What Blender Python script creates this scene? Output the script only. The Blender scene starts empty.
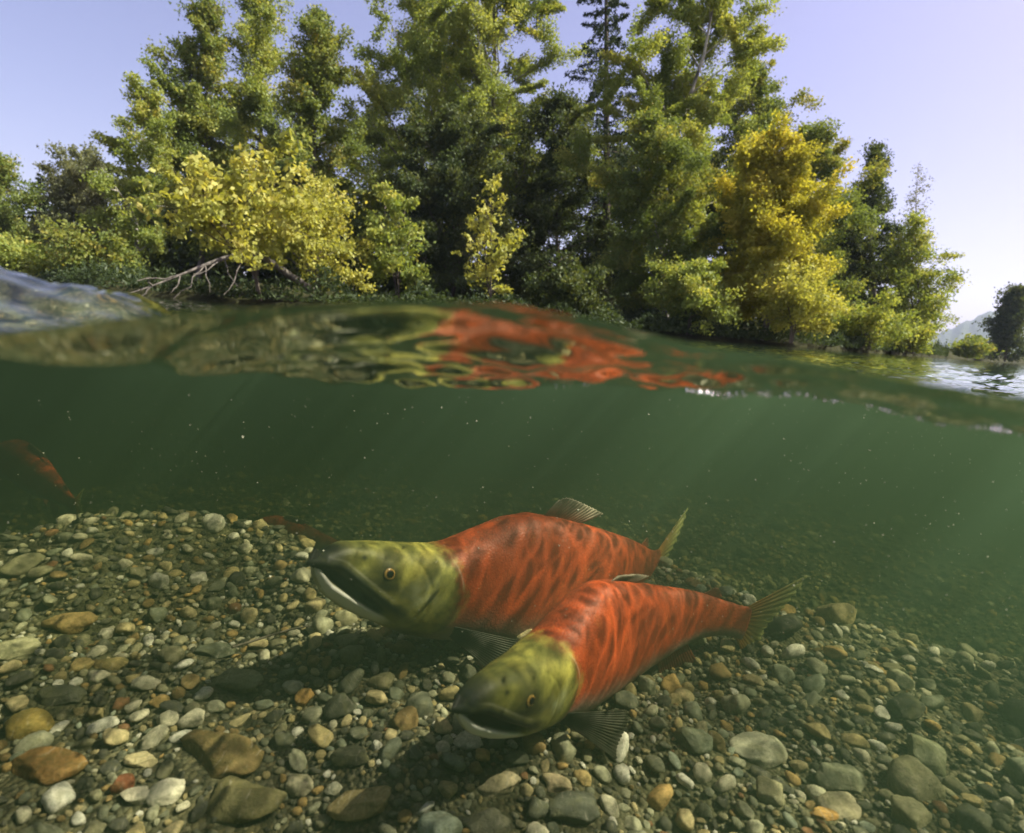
import bpy, bmesh, math, random
import numpy as np
from mathutils import Vector, Matrix, noise as mnoise

rng = np.random.default_rng(7)
random.seed(7)
sc = bpy.context.scene
COL = sc.collection
R = math.radians

# ------------------------------------------------------------------ camera
FPX, CX, CY = 560.0, 512.0, 416.5
PITCH, ROLL = R(9.4), R(4.5)
fwd = np.array([0.0, math.cos(PITCH), -math.sin(PITCH)])
up0 = np.array([0.0, math.sin(PITCH), math.cos(PITCH)])
rt0 = np.array([1.0, 0.0, 0.0])
rt = rt0 * math.cos(ROLL) + up0 * math.sin(ROLL)
up = -rt0 * math.sin(ROLL) + up0 * math.cos(ROLL)
CAM = np.array([0.0, 0.0, 0.0])


def ray(px, py):
    d = fwd * FPX + rt * (px - CX) - up * (py - CY)
    return d / np.linalg.norm(d)


def at(px, py, dist):
    return CAM + ray(px, py) * dist


def proj(P):
    P = np.asarray(P) - CAM
    z = P @ fwd
    return CX + FPX * (P @ rt) / z, CY - FPX * (P @ up) / z, z


camd = bpy.data.cameras.new('camera')
cam = bpy.data.objects.new('camera', camd)
COL.objects.link(cam)
camd.sensor_width = 36.0
camd.lens = 36.0 * FPX / 1024.0
camd.clip_start = 0.01
camd.clip_end = 20000
M = Matrix(((rt[0], up[0], -fwd[0], CAM[0]), (rt[1], up[1], -fwd[1], CAM[1]), (rt[2], up[2], -fwd[2], CAM[2]), (0, 0, 0, 1)))
cam.matrix_world = M
camd.dof.use_dof = True
camd.dof.focus_distance = 0.75
camd.dof.aperture_fstop = 9.0
sc.camera = cam

# ------------------------------------------------------------------ world, sun, exposure
SUN_EL, SUN_AZ = R(52), R(87)        # azimuth from the view direction (+Y) towards the right (+X)
world = bpy.data.worlds.new('World')
sc.world = world
world.use_nodes = True
wn = world.node_tree.nodes
wl = world.node_tree.links
bg = wn['Background']
sky = wn.new('ShaderNodeTexSky')
sky.sky_type = 'NISHITA'
sky.sun_disc = False
sky.sun_elevation = SUN_EL
sky.sun_rotation = SUN_AZ
sky.air_density = 1.0
sky.dust_density = 3.0
sky.ozone_density = 2.5
tint = wn.new('ShaderNodeMix')
tint.data_type = 'RGBA'
tint.blend_type = 'MULTIPLY'
tint.inputs[0].default_value = 1.0
tint.inputs[7].default_value = (1.19, 0.90, 1.06, 1)
wl.new(sky.outputs[0], tint.inputs[6])
wl.new(tint.outputs[2], bg.inputs[0])
bg.inputs[1].default_value = 0.064

sund = bpy.data.lights.new('sun', 'SUN')
sund.energy = 5.0
sund.angle = R(0.5)
sund.color = (1.0, 0.94, 0.82)
sun = bpy.data.objects.new('sun', sund)
COL.objects.link(sun)
sdir = Vector((math.sin(SUN_AZ) * math.cos(SUN_EL), math.cos(SUN_AZ) * math.cos(SUN_EL), math.sin(SUN_EL)))
sun.rotation_euler = sdir.to_track_quat('Z', 'Y').to_euler()
sun.location = sdir * 50

sc.view_settings.view_transform = 'Standard'
sc.view_settings.look = 'None'
sc.view_settings.exposure = 1.47
sc.view_settings.gamma = 1.0
sc.render.engine = 'CYCLES'
cy = sc.cycles
cy.max_bounces = 8
cy.diffuse_bounces = 3
cy.glossy_bounces = 4
cy.transmission_bounces = 6
cy.transparent_max_bounces = 12
cy.volume_bounces = 1
cy.use_denoising = True
cy.sample_clamp_indirect = 4.0
cy.caustics_reflective = False
cy.caustics_refractive = False


# ------------------------------------------------------------------ helpers
def tag(o, label=None, cat=None, group=None, kind=None):
    if label: o['label'] = label
    if cat: o['category'] = cat
    if group: o['group'] = group
    if kind: o['kind'] = kind
    return o


def empty(name, loc):
    o = bpy.data.objects.new(name, None)
    o.location = loc
    o.empty_display_size = 0.05
    COL.objects.link(o)
    return o


def mesh_np(name, V, F, mat=None, parent=None, smooth=True, attrs=None, loc=None):
    """one mesh object from arrays; F is (M,3) or (M,4) or a list of such"""
    V = np.asarray(V, dtype=np.float32)
    Fs = F if isinstance(F, list) else [F]
    Fs = [np.asarray(f, dtype=np.int32) for f in Fs if len(f)]
    me = bpy.data.meshes.new(name)
    me.vertices.add(len(V))
    me.vertices.foreach_set('co', V.ravel())
    loops = np.concatenate([f.ravel() for f in Fs])
    counts = np.concatenate([np.full(len(f), f.shape[1], dtype=np.int32) for f in Fs])
    starts = np.concatenate([[0], np.cumsum(counts)[:-1]]).astype(np.int32)
    me.loops.add(len(loops))
    me.loops.foreach_set('vertex_index', loops)
    me.polygons.add(len(counts))
    me.polygons.foreach_set('loop_start', starts)
    me.polygons.foreach_set('loop_total', counts)
    me.polygons.foreach_set('use_smooth', np.full(len(counts), smooth))
    me.update(calc_edges=True)
    for k, a in (attrs or {}).items():
        a = np.asarray(a, dtype=np.float32)
        if a.ndim == 1:
            at_ = me.attributes.new(k, 'FLOAT', 'POINT')
            at_.data.foreach_set('value', a)
        else:
            at_ = me.attributes.new(k, 'FLOAT_VECTOR', 'POINT')
            at_.data.foreach_set('vector', a.ravel())
    if mat: me.materials.append(mat)
    o = bpy.data.objects.new(name, me)
    COL.objects.link(o)
    if loc is not None: o.location = loc
    if parent: o.parent = parent
    return o


def grid_faces(nu, nv, wrap_v=False):
    i = np.arange(nu - 1)[:, None]
    jn = nv if wrap_v else nv - 1
    j = np.arange(jn)[None, :]
    j2 = (j + 1) % nv
    a = i * nv + j; b = i * nv + j2; c = (i + 1) * nv + j2; d = (i + 1) * nv + j
    return np.stack([a, b, c, d], -1).reshape(-1, 4)


def sm(x, a, b):
    t = np.clip((np.asarray(x, dtype=float) - a) / (b - a), 0, 1)
    return t * t * (3 - 2 * t)


def sines(x, y, seed, n, lam0, lam1):
    """cheap smooth 2-D noise, about unit amplitude"""
    r = np.random.default_rng(seed)
    z = 0
    for k in range(n):
        lam = lam0 * (lam1 / lam0) ** (k / max(1, n - 1))
        a = r.uniform(0, 2 * math.pi); p = r.uniform(0, 2 * math.pi)
        z = z + np.sin((x * math.cos(a) + y * math.sin(a)) * 2 * math.pi / lam + p)
    return z / math.sqrt(n)


class NT:
    """short node-tree writer"""
    def __init__(self, name):
        self.m = bpy.data.materials.new(name)
        self.m.use_nodes = True
        self.t = self.m.node_tree
        self.t.nodes.clear()
        self.out = self.n('ShaderNodeOutputMaterial')

    def n(self, typ, ins=None, **kw):
        nd = self.t.nodes.new(typ)
        for k, v in kw.items(): setattr(nd, k, v)
        for k, v in (ins or {}).items(): self.set(nd.inputs[k], v)
        return nd

    def set(self, sock, v):
        if isinstance(v, bpy.types.NodeSocket): self.t.links.new(v, sock)
        elif isinstance(v, bpy.types.Node): self.t.links.new(v.outputs[0], sock)
        else:
            if sock.type == 'RGBA' and len(v) == 3: v = (*v, 1)
            sock.default_value = v

    def math(self, op, a, b=0.0, c=None, clamp=False):
        nd = self.n('ShaderNodeMath', operation=op, use_clamp=clamp)
        self.set(nd.inputs[0], a); self.set(nd.inputs[1], b)
        if c is not None: self.set(nd.inputs[2], c)
        return nd.outputs[0]

    def mix(self, f, a, b, blend='MIX'):
        nd = self.n('ShaderNodeMix', data_type='RGBA', blend_type=blend)
        self.set(nd.inputs[0], f); self.set(nd.inputs[6], a); self.set(nd.inputs[7], b)
        return nd.outputs[2]

    def mr(self, v, a, b, c=0.0, d=1.0, smooth=False):
        nd = self.n('ShaderNodeMapRange', clamp=True)
        if smooth: nd.interpolation_type = 'SMOOTHSTEP'
        for i, x in enumerate((v, a, b, c, d)): self.set(nd.inputs[i], x)
        return nd.outputs[0]

    def attr(self, name, vec=False):
        nd = self.n('ShaderNodeAttribute', attribute_name=name)
        return nd.outputs['Vector'] if vec else nd.outputs['Fac']

    def noise(self, vec, scale, detail=3, rough=.5, dist=0.0):
        nd = self.n('ShaderNodeTexNoise')
        if vec is not None: self.set(nd.inputs['Vector'], vec)
        nd.inputs['Scale'].default_value = scale
        nd.inputs['Detail'].default_value = detail
        nd.inputs['Roughness'].default_value = rough
        nd.inputs['Distortion'].default_value = dist
        return nd.outputs['Fac']

    def voro(self, vec, scale, feature='F1', out='Distance', rnd=1.0):
        nd = self.n('ShaderNodeTexVoronoi', feature=feature)
        if vec is not None: self.set(nd.inputs['Vector'], vec)
        nd.inputs['Scale'].default_value = scale
        nd.inputs['Randomness'].default_value = rnd
        return nd.outputs[out]

    def ramp(self, fac, stops, interp='LINEAR'):
        nd = self.n('ShaderNodeValToRGB')
        cr = nd.color_ramp
        cr.interpolation = interp
        while len(cr.elements) < len(stops): cr.elements.new(0.5)
        for e, (p, c) in zip(cr.elements, stops):
            e.position = p; e.color = (*c, 1)
        self.set(nd.inputs[0], fac)
        return nd.outputs[0]

    def bump(self, h, strength=.5, dist=.01, normal=None):
        nd = self.n('ShaderNodeBump')
        self.set(nd.inputs['Height'], h)
        nd.inputs['Strength'].default_value = strength
        nd.inputs['Distance'].default_value = dist
        if normal is not None: self.set(nd.inputs['Normal'], normal)
        return nd.outputs[0]

    def mapping(self, vec, scale=(1, 1, 1), rot=(0, 0, 0), loc=(0, 0, 0)):
        nd = self.n('ShaderNodeMapping')
        self.set(nd.inputs[0], vec)
        nd.inputs['Scale'].default_value = scale
        nd.inputs['Rotation'].default_value = rot
        nd.inputs['Location'].default_value = loc
        return nd.outputs[0]

    def principled(self, col, rough=.5, spec=.5, normal=None):
        nd = self.n('ShaderNodeBsdfPrincipled')
        self.set(nd.inputs['Base Color'], col)
        self.set(nd.inputs['Roughness'], rough)
        self.set(nd.inputs['Specular IOR Level'], spec)
        if normal is not None: self.set(nd.inputs['Normal'], normal)
        return nd

    def done(self, surf=None, vol=None):
        if surf is not None: self.set(self.out.inputs['Surface'], surf)
        if vol is not None: self.set(self.out.inputs['Volume'], vol)
        return self.m


# ------------------------------------------------------------------ materials
def mat_stone(single):
    """river stones; the stone's own random number picks the kind of rock"""
    t = NT('river_stone' if single else 'river_gravel')
    if single:
        oi = t.n('ShaderNodeObjectInfo')
        rnd = oi.outputs['Random']
        co = t.n('ShaderNodeTexCoord').outputs['Object']
        off = t.n('ShaderNodeVectorMath', {0: co}, operation='ADD')
        cmb = t.n('ShaderNodeCombineXYZ', {0: t.math('MULTIPLY', rnd, 37.0), 1: t.math('MULTIPLY', rnd, 71.0), 2: t.math('MULTIPLY', rnd, 13.0)})
        t.set(off.inputs[1], cmb.outputs[0])
        vec = off.outputs[0]
    else:
        rnd = t.attr('rnd')
        vec = t.attr('lco', True)
    return stone_shader(t, rnd, vec)


PALETTE = [(0.00, (0.056, 0.059, 0.054)), (.09, (0.132, 0.143, 0.116)), (.19, (0.273, 0.265, 0.182)), (.29, (0.152, 0.164, 0.128)), (.36, (0.404, 0.339, 0.182)),
           (.45, (0.192, 0.217, 0.176)), (.51, (0.505, 0.435, 0.266)), (.60, (0.262, 0.185, 0.084)), (.655, (0.383, 0.392, 0.303)), (.735, (0.085, 0.087, 0.079)),
           (.775, (0.556, 0.541, 0.447)), (.855, (0.505, 0.349, 0.145)), (.895, (0.706, 0.710, 0.676)), (.965, (0.233, 0.118, 0.061)), (.98, (0.343, 0.403, 0.350))]


def stone_shader(t, rnd, vec, base=None, light=None):
    if base is None:
        base = t.ramp(rnd, PALETTE, 'CONSTANT')
    n1 = t.noise(vec, 1.6, 4, .6)
    n2 = t.noise(vec, 9.0, 4, .65)
    n3 = t.noise(vec, 34.0, 2, .6)
    col = t.mix(t.mr(n1, .3, .7), t.mix(1.0, base, (.62, .62, .58), 'MULTIPLY'), t.mix(1.0, base, (1.35, 1.3, 1.2), 'MULTIPLY'))
    col = t.mix(t.mr(n2, .42, .70, 0, .75), col, t.mix(1.0, base, (.45, .47, .42), 'MULTIPLY'))
    speck = t.mr(n3, .60, .72)
    col = t.mix(t.math('MULTIPLY', speck, .4), col, (.42, .42, .34))
    # bands and thin veins of lighter mineral
    w = t.n('ShaderNodeTexWave', {'Vector': vec, 'Scale': .9, 'Distortion': 11.0, 'Detail': 4.0, 'Detail Scale': .8})
    vein = t.mr(w.outputs['Fac'], .90, .99)
    col = t.mix(t.math('MULTIPLY', t.math('MULTIPLY', vein, .4), t.mr(n1, .52, .60)), col, (.45, .43, .36))
    # thin olive film of algae
    alg = t.mr(t.noise(vec, 2.3, 3), .45, .75, 0, .45)
    col = t.mix(alg, col, (.13, .125, .045))
    h = t.math('ADD', t.math('MULTIPLY', n2, .6), t.math('MULTIPLY', n3, .25))
    bp = t.bump(h, .8, .0026)
    return t.done(t.principled(col, t.mr(n2, .3, .7, .5, .8), .2, bp))


def mat_stone_colour(c):
    t = NT('stone')
    oi = t.n('ShaderNodeObjectInfo')
    co = t.n('ShaderNodeTexCoord').outputs['Object']
    off = t.n('ShaderNodeVectorMath', {0: co}, operation='ADD')
    cmb = t.n('ShaderNodeCombineXYZ', {0: t.math('MULTIPLY', oi.outputs['Random'], 37.0), 1: t.math('MULTIPLY', oi.outputs['Random'], 71.0)})
    t.set(off.inputs[1], cmb.outputs[0])
    off = t.n('ShaderNodeVectorMath', {0: off.outputs[0]}, operation='SCALE'); off.inputs['Scale'].default_value = 48.0
    rgb = t.n('ShaderNodeRGB'); rgb.outputs[0].default_value = (*c, 1)
    return stone_shader(t, None, off.outputs[0], rgb.outputs[0])


def mat_bed():
    t = NT('river_sand')
    pos = t.n('ShaderNodeNewGeometry').outputs['Position']
    v = t.voro(pos, 260, out='Color')
    sep = t.n('ShaderNodeSeparateColor'); t.set(sep.inputs[0], v)
    col = t.ramp(sep.outputs[0], [(0, (.025, .025, .018)), (.35, (.055, .052, .032)), (.6, (.10, .085, .045)), (.8, (.065, .065, .045)), (.95, (.22, .20, .13))])
    d = t.voro(pos, 260)
    col = t.mix(t.mr(t.noise(pos, 3, 4), .35, .7), col, (.085, .085, .045))
    return t.done(t.principled(col, .8, .2, t.bump(t.math('SUBTRACT', 1.0, d), 1.0, .0035)))


def mat_bank():
    t = NT('bank_soil')
    pos = t.n('ShaderNodeNewGeometry').outputs['Position']
    col = t.ramp(t.noise(pos, .9, 6, .65), [(.25, (.016, .015, .009)), (.5, (.028, .03, .012)), (.75, (.05, .05, .02))])
    return t.done(t.principled(col, .95, .05, t.bump(t.noise(pos, 6, 5), .8, .1)))


def mat_water():
    t = NT('water_surface')
    geo = t.n('ShaderNodeNewGeometry')
    pos = geo.outputs['Position']
    p2 = t.mapping(pos, (1, 1, 0))
    # small capillary ripples and longer swell lines
    r1 = t.noise(p2, 22, 3, .55, .3)
    r2 = t.noise(t.mapping(p2, (1.0, 2.2, 1), (0, 0, .3)), 2.6, 3, .5, .5)
    r3 = t.noise(t.mapping(p2, (.6, 1.6, 1), (0, 0, .1)), .5, 2, .5)
    h = t.math('ADD', t.math('MULTIPLY', r1, .0011), t.math('ADD', t.math('MULTIPLY', r2, .0028), t.math('MULTIPLY', r3, .008)))
    bp = t.n('ShaderNodeBump', {'Height': h, 'Strength': 1.0, 'Distance': 1.0}).outputs[0]
    fr = t.n('ShaderNodeFresnel', {'IOR': 1.333, 'Normal': bp}).outputs[0]
    # caustics painted into the transparency: Voronoi bright lines, duller cells, to dapple the sunlight
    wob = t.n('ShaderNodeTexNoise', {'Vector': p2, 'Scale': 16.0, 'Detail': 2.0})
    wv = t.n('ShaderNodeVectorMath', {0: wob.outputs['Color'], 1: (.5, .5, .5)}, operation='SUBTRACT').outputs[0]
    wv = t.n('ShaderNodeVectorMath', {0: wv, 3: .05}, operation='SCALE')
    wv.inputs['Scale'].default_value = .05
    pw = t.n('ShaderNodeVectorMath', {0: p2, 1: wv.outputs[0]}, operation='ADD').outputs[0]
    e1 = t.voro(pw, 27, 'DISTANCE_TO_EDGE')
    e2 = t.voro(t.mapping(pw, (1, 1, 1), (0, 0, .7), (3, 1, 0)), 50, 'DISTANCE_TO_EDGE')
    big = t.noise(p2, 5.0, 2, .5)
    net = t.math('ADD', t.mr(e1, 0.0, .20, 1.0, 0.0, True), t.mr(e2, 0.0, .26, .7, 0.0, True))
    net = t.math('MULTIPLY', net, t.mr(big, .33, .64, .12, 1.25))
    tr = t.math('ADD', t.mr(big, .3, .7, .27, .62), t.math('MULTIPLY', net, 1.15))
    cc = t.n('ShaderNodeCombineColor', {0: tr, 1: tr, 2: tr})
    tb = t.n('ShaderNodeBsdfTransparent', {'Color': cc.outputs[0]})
    gl = t.n('ShaderNodeBsdfGlossy', {'Color': (.96, .98, .96), 'Roughness': .015, 'Normal': bp})
    mx = t.n('ShaderNodeMixShader', {0: fr, 1: tb.outputs[0], 2: gl.outputs[0]})
    return t.done(mx.outputs[0])


def mat_murk():
    t = NT('murky_water')
    s = t.n('ShaderNodeVolumeScatter', {'Color': (.50, .86, .56), 'Density': .30, 'Anisotropy': .55})
    a = t.n('ShaderNodeVolumeAbsorption', {'Color': (.44, .48, .30), 'Density': 2.9})
    ad = t.n('ShaderNodeAddShader', {0: s.outputs[0], 1: a.outputs[0]})
    return t.done(None, ad.outputs[0])


def mat_leaf(name, stops, trans=.45):
    t = NT(name)
    col = t.ramp(t.attr('tint'), stops)
    d = t.n('ShaderNodeBsdfDiffuse', {'Color': col})
    tl = t.n('ShaderNodeBsdfTranslucent', {'Color': t.mix(1.0, col, (1.26, 1.18, .6), 'MULTIPLY')})
    g = t.n('ShaderNodeBsdfGlossy', {'Color': (.7, .75, .65), 'Roughness': .55})
    m = t.n('ShaderNodeMixShader', {0: trans, 1: d.outputs[0], 2: tl.outputs[0]})
    m2 = t.n('ShaderNodeMixShader', {0: .02, 1: m.outputs[0], 2: g.outputs[0]})
    return t.done(m2.outputs[0])


def mat_bark(name, a, b, scale=6):
    t = NT(name)
    pos = t.n('ShaderNodeNewGeometry').outputs['Position']
    n = t.noise(t.mapping(pos, (1, 1, .35)), scale, 5, .65)
    col = t.mix(t.mr(n, .38, .62), a, b)
    return t.done(t.principled(col, .85, .2, t.bump(n, .8, .03)))


def mat_plain(name, c, rough=.5, spec=.5):
    t = NT(name)
    n = t.noise(t.n('ShaderNodeTexCoord').outputs['Object'], 40, 3)
    col = t.mix(t.mr(n, .3, .7), t.mix(1.0, (*c, 1), (.8, .8, .8), 'MULTIPLY'), (*c, 1))
    return t.done(t.principled(col, rough, spec))


# ------------------------------------------------------------------ river bed
def bed_z(x, y):
    x = np.asarray(x, dtype=float); y = np.asarray(y, dtype=float)
    r = np.hypot(x, y)
    az = np.arctan2(x, y)
    edge = .755 + .14 * sm(-az, .25, .62) + .025 * np.sin(az * 9.0) + .02 * np.sin(az * 23.0)
    z = -.335 + .010 * sines(x, y, 3, 6, .12, .5)
    z = z + .02 * sm(-x, .2, .7)
    z = z - .26 * (1 - .35 * sm(az, -.1, .45)) * sm(r, edge, edge + .40) - .13 * sm(r, 1.4, 3.2) - .25 * sm(r, 4, 10)
    return z


def build_bed():
    rad = np.concatenate([np.linspace(0.0, .2, 6)[:-1], np.geomspace(.2, 3.0, 110), np.geomspace(3.2, 60, 26), [120, 400, 1000, 2400]])
    nth = 260
    th = np.linspace(0, 2 * math.pi, nth, endpoint=False)
    X = rad[:, None] * np.sin(th)[None]; Y = rad[:, None] * np.cos(th)[None]
    Z = bed_z(X, Y)
    V = np.stack([X, Y, Z], -1).reshape(-1, 3)
    o = mesh_np('riverbed', V, grid_faces(len(rad), nth, True)[:, ::-1], mat_bed())
    return tag(o, kind='structure')


bed = build_bed()

# ------------------------------------------------------------------ water surface and the murky water under it
WL = -.030      # mean level: the lens sits 3 cm above it, with a small wave lapping up in front
_px = np.array([-400, 0, 50, 100, 150, 200, 300, 400, 500, 600, 700, 800, 900, 1024, 1500], float)
_wl = np.array([330, 330, 330, 328, 323, 316, 308, 304, 305, 322, 348, 360, 377, 399, 430], float)
_tr = np.array([356, 361, 364, 366, 368, 370, 376, 384, 385, 385, 387, 393, 408, 430, 470], float)
_r1 = np.array([.16, .16, .16, .16, .17, .20, .23, .23, .23, .23, .24, .25, .26, .27, .27], float)


def _azel(px, py):
    d = ray(px, py)
    return math.atan2(d[0], d[1]), math.asin(d[2])


_az = np.array([_azel(a, b)[0] for a, b in zip(_px, _wl)])
_ew = np.array([_azel(a, b)[1] for a, b in zip(_px, _wl)])
_et = np.array([_azel(a, b)[1] for a, b in zip(_px, _tr)])
R0 = .115


def water_z(x, y, ripple=True):
    r = np.hypot(x, y); az = np.arctan2(x, y)
    side = sm(np.abs(az), 1.05, 1.6)
    ew = np.interp(az, _az, _ew) * (1 - side) + R(-2) * side
    et = np.interp(az, _az, _et) * (1 - side) + R(-7) * side
    r1 = np.interp(az, _az, _r1)
    zd = R0 * np.tan(ew); zt = r1 * np.tan(et)
    z = np.where(r < r1, zd + (zt - zd) * sm(r, R0, r1), zt + (WL - zt) * sm(r, r1, r1 + .35))
    # low swell crest on the left that stands up past the lens
    lump = sm(-az, .44, .66) * (1 - side) * np.exp(-((r - .31) / .07) ** 2)
    z = z + lump * (.027 + .004 * np.sin(az * 21))
    if ripple:
        g = sm(r, R0, .24)
        z = z + g * (.0008 * sines(x, y, 11, 7, .025, .11) + .00085 * sines(x, y, 17, 8, .013, .03)) + .0010 * sines(x, y, 15, 4, .04, .09)
        z = z + sm(r, .35, .9) * .0009 * sines(x, y, 12, 6, .16, .6) * (1 - sm(r, 4, 9))
    return z


def build_water():
    rad = np.concatenate([np.geomspace(R0, .5, 84), np.geomspace(.51, 4.0, 80), np.geomspace(4.2, 80, 30)])
    th = np.concatenate([np.linspace(-1.05, 1.05, 420, endpoint=False), np.linspace(1.05, 2 * math.pi - 1.05, 110, endpoint=False)])
    nth = len(th)
    X = rad[:, None] * np.sin(th)[None]; Y = rad[:, None] * np.cos(th)[None]
    Z = water_z(X, Y)
    Z[-1] = WL
    V = np.stack([X, Y, Z], -1).reshape(-1, 3)
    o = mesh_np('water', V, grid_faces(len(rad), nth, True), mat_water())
    tag(o, kind='structure')
    # the body of water: a closed shell 2 mm under the surface
    rad = np.concatenate([np.geomspace(R0, .5, 40), np.geomspace(.52, 9.0, 40)])
    nth = 240
    th = np.linspace(0, 2 * math.pi, nth, endpoint=False)
    X = rad[:, None] * np.sin(th)[None]; Y = rad[:, None] * np.cos(th)[None]
    Z = water_z(X, Y, True) - .004
    top = np.stack([X, Y, Z], -1).reshape(-1, 3)
    ri, ro = R0, 9.0
    rb = np.array([ro, ri])
    bot = np.stack([rb[:, None] * np.sin(th)[None], rb[:, None] * np.cos(th)[None], np.full((2, nth), -1.6)], -1).reshape(-1, 3)
    V = np.concatenate([top, bot])
    n = len(rad) + 2
    F = grid_faces(n, nth, True)[:, ::-1]
    last = (n - 1) * nth
    j = np.arange(nth); j2 = (j + 1) % nth
    F2 = np.stack([last + j, j, j2, last + j2], -1)
    m = mesh_np('murky_water', V, np.concatenate([F, F2]), mat_murk())
    bm = bmesh.new(); bm.from_mesh(m.data)
    bmesh.ops.recalc_face_normals(bm, faces=bm.faces)
    bm.to_mesh(m.data); bm.free()
    return tag(m, kind='stuff')


build_water()

# ------------------------------------------------------------------ far bank
SHORE = np.array([(-90, 60), (-46, 42), (-30, 30), (-19, 21), (-12.5, 15.5), (-8.2, 12.3), (-5, 11.2), (-2, 11.6), (1, 13.2), (4, 14.6), (7, 15.2), (10, 17), (14, 21), (19, 26), (28, 37), (50, 58), (110, 90)], float)


def build_bank():
    ts = np.linspace(0, len(SHORE) - 1, 300)
    px = np.interp(ts, np.arange(len(SHORE)), SHORE[:, 0]); py = np.interp(ts, np.arange(len(SHORE)), SHORE[:, 1])
    wob = .25 * sines(px, py, 21, 5, .8, 5)
    d = np.stack([px, py], -1); L = np.linalg.norm(d, axis=1, keepdims=True); d = d / L
    offs = [(-.5, -.45), (0, -.10), (.15, -.01), (.5, .05), (1.2, .14), (3, .35), (8, .6), (25, .9), (120, 2.0), (700, 3.0), (2200, 3.0)]
    rows = []
    for k, (o_, z) in enumerate(offs):
        P = d * (L + o_ + wob[:, None] * (1 if k < 6 else 0))
        rows.append(np.concatenate([P, (z + .07 * sines(P[:, 0], P[:, 1], 22 + k, 5, .5, 3) * (0 if k < 1 else 1))[:, None]], 1))
    V = np.stack(rows).reshape(-1, 3)
    return tag(mesh_np('river_bank', V, grid_faces(len(offs), 300)[:, ::-1], mat_bank()), kind='structure')


build_bank()


def build_hills():
    az = np.linspace(R(28), R(62), 160)
    prof = np.interp(np.degrees(az), [28, 33, 36, 38.0, 39.2, 40.4, 41.4, 42.2, 43.5, 46, 52, 62], [0, 40, 110, 200, 262, 232, 190, 214, 280, 330, 240, 90])
    prof = prof + 9 * sines(az * 300, az * 0, 5, 8, 2, 30)
    D = 1500.0
    rows = []
    for f, dd in ((0, -600), (.35, -420), (.7, -200), (.93, -60), (1, 0), (.8, 150), (0, 700)):
        rr = D + dd
        jit = sines(az * 900, az * 0 + dd, int(abs(dd)) + 3, 5, 8, 60) * 8 * (0 if f in (0,) else 1)
        rows.append(np.stack([rr * np.sin(az), rr * np.cos(az), prof * f * .40 + jit * .65 * min(f, 1 - f + .15) - 2], -1))
    t = NT('hill_forest')
    pos = t.n('ShaderNodeNewGeometry').outputs['Position']
    col = t.ramp(t.noise(pos, .02, 6, .7), [(.3, (.03, .045, .03)), (.7, (.075, .09, .05))])
    m = t.done(t.principled(col, .95, .1, t.bump(t.noise(pos, .06, 5), 1, 12)))
    return tag(mesh_np('hills', np.stack(rows).reshape(-1, 3), grid_faces(7, 160), m), kind='structure')


build_hills()


def build_haze():
    t = NT('air_haze')
    m = t.done(None, t.n('ShaderNodeVolumePrincipled', {'Color': (.66, .78, 1.0), 'Density': .00025, 'Anisotropy': .1}).outputs[0])
    a, z0, z1 = 2500.0, -4.0, 290.0
    V = [(x, y, z) for z in (z0, z1) for x, y in ((-a, -a), (a, -a), (a, a), (-a, a))]
    F = np.array([(3, 2, 1, 0), (4, 5, 6, 7), (0, 1, 5, 4), (1, 2, 6, 5), (2, 3, 7, 6), (3, 0, 4, 7)])
    return tag(mesh_np('haze', V, F, m, smooth=False), kind='stuff')


build_haze()


# ------------------------------------------------------------------ trees
def tube(P, rad, n=7):
    P = np.asarray(P, float); rad = np.asarray(rad, float)
    T = np.gradient(P, axis=0); T /= np.linalg.norm(T, axis=1, keepdims=True) + 1e-9
    ref = np.array([0.31, .95, .05]) if abs(T[0][2]) > .7 else np.array([0, 0, 1.0])
    A = np.cross(T, ref); A /= np.linalg.norm(A, axis=1, keepdims=True) + 1e-9
    B = np.cross(T, A)
    a = np.linspace(0, 2 * math.pi, n, endpoint=False)
    V = P[:, None] + rad[:, None, None] * (np.cos(a)[None, :, None] * A[:, None] + np.sin(a)[None, :, None] * B[:, None])
    return V.reshape(-1, 3), grid_faces(len(P), n, True)


class Acc:
    def __init__(self): self.V = []; self.F = []; self.n = 0

    def add(self, V, F):
        self.V.append(V); self.F.append(np.asarray(F) + self.n); self.n += len(V)

    def get(self): return np.concatenate(self.V), np.concatenate(self.F)


def leaves(C, size, r, droop=.3, aspect=.6, tri=False):
    """one folded diamond leaf per centre in C"""
    n = len(C)
    d = r.normal(size=(n, 3)); d[:, 2] -= droop; d /= np.linalg.norm(d, axis=1, keepdims=True)
    q = r.normal(size=(n, 3)); q[:, 2] *= .6
    s = np.cross(d, q); s /= np.linalg.norm(s, axis=1, keepdims=True) + 1e-9
    L = size * r.uniform(.6, 1.3, n)[:, None]
    a = C - d * L * .5; b = C + s * L * aspect * .5; c = C + d * L * .5; e = C - s * L * aspect * .5
    if tri:
        V = np.stack([a, b * .5 + c * .5 + s * L * aspect * .15, c * .5 + e * .5 - s * L * aspect * .15], 1).reshape(-1, 3)
        return V, np.arange(n * 3).reshape(-1, 3)
    V = np.stack([a, b, c, e], 1).reshape(-1, 3)
    F = np.arange(n * 4).reshape(-1, 4)
    return V, F


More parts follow.
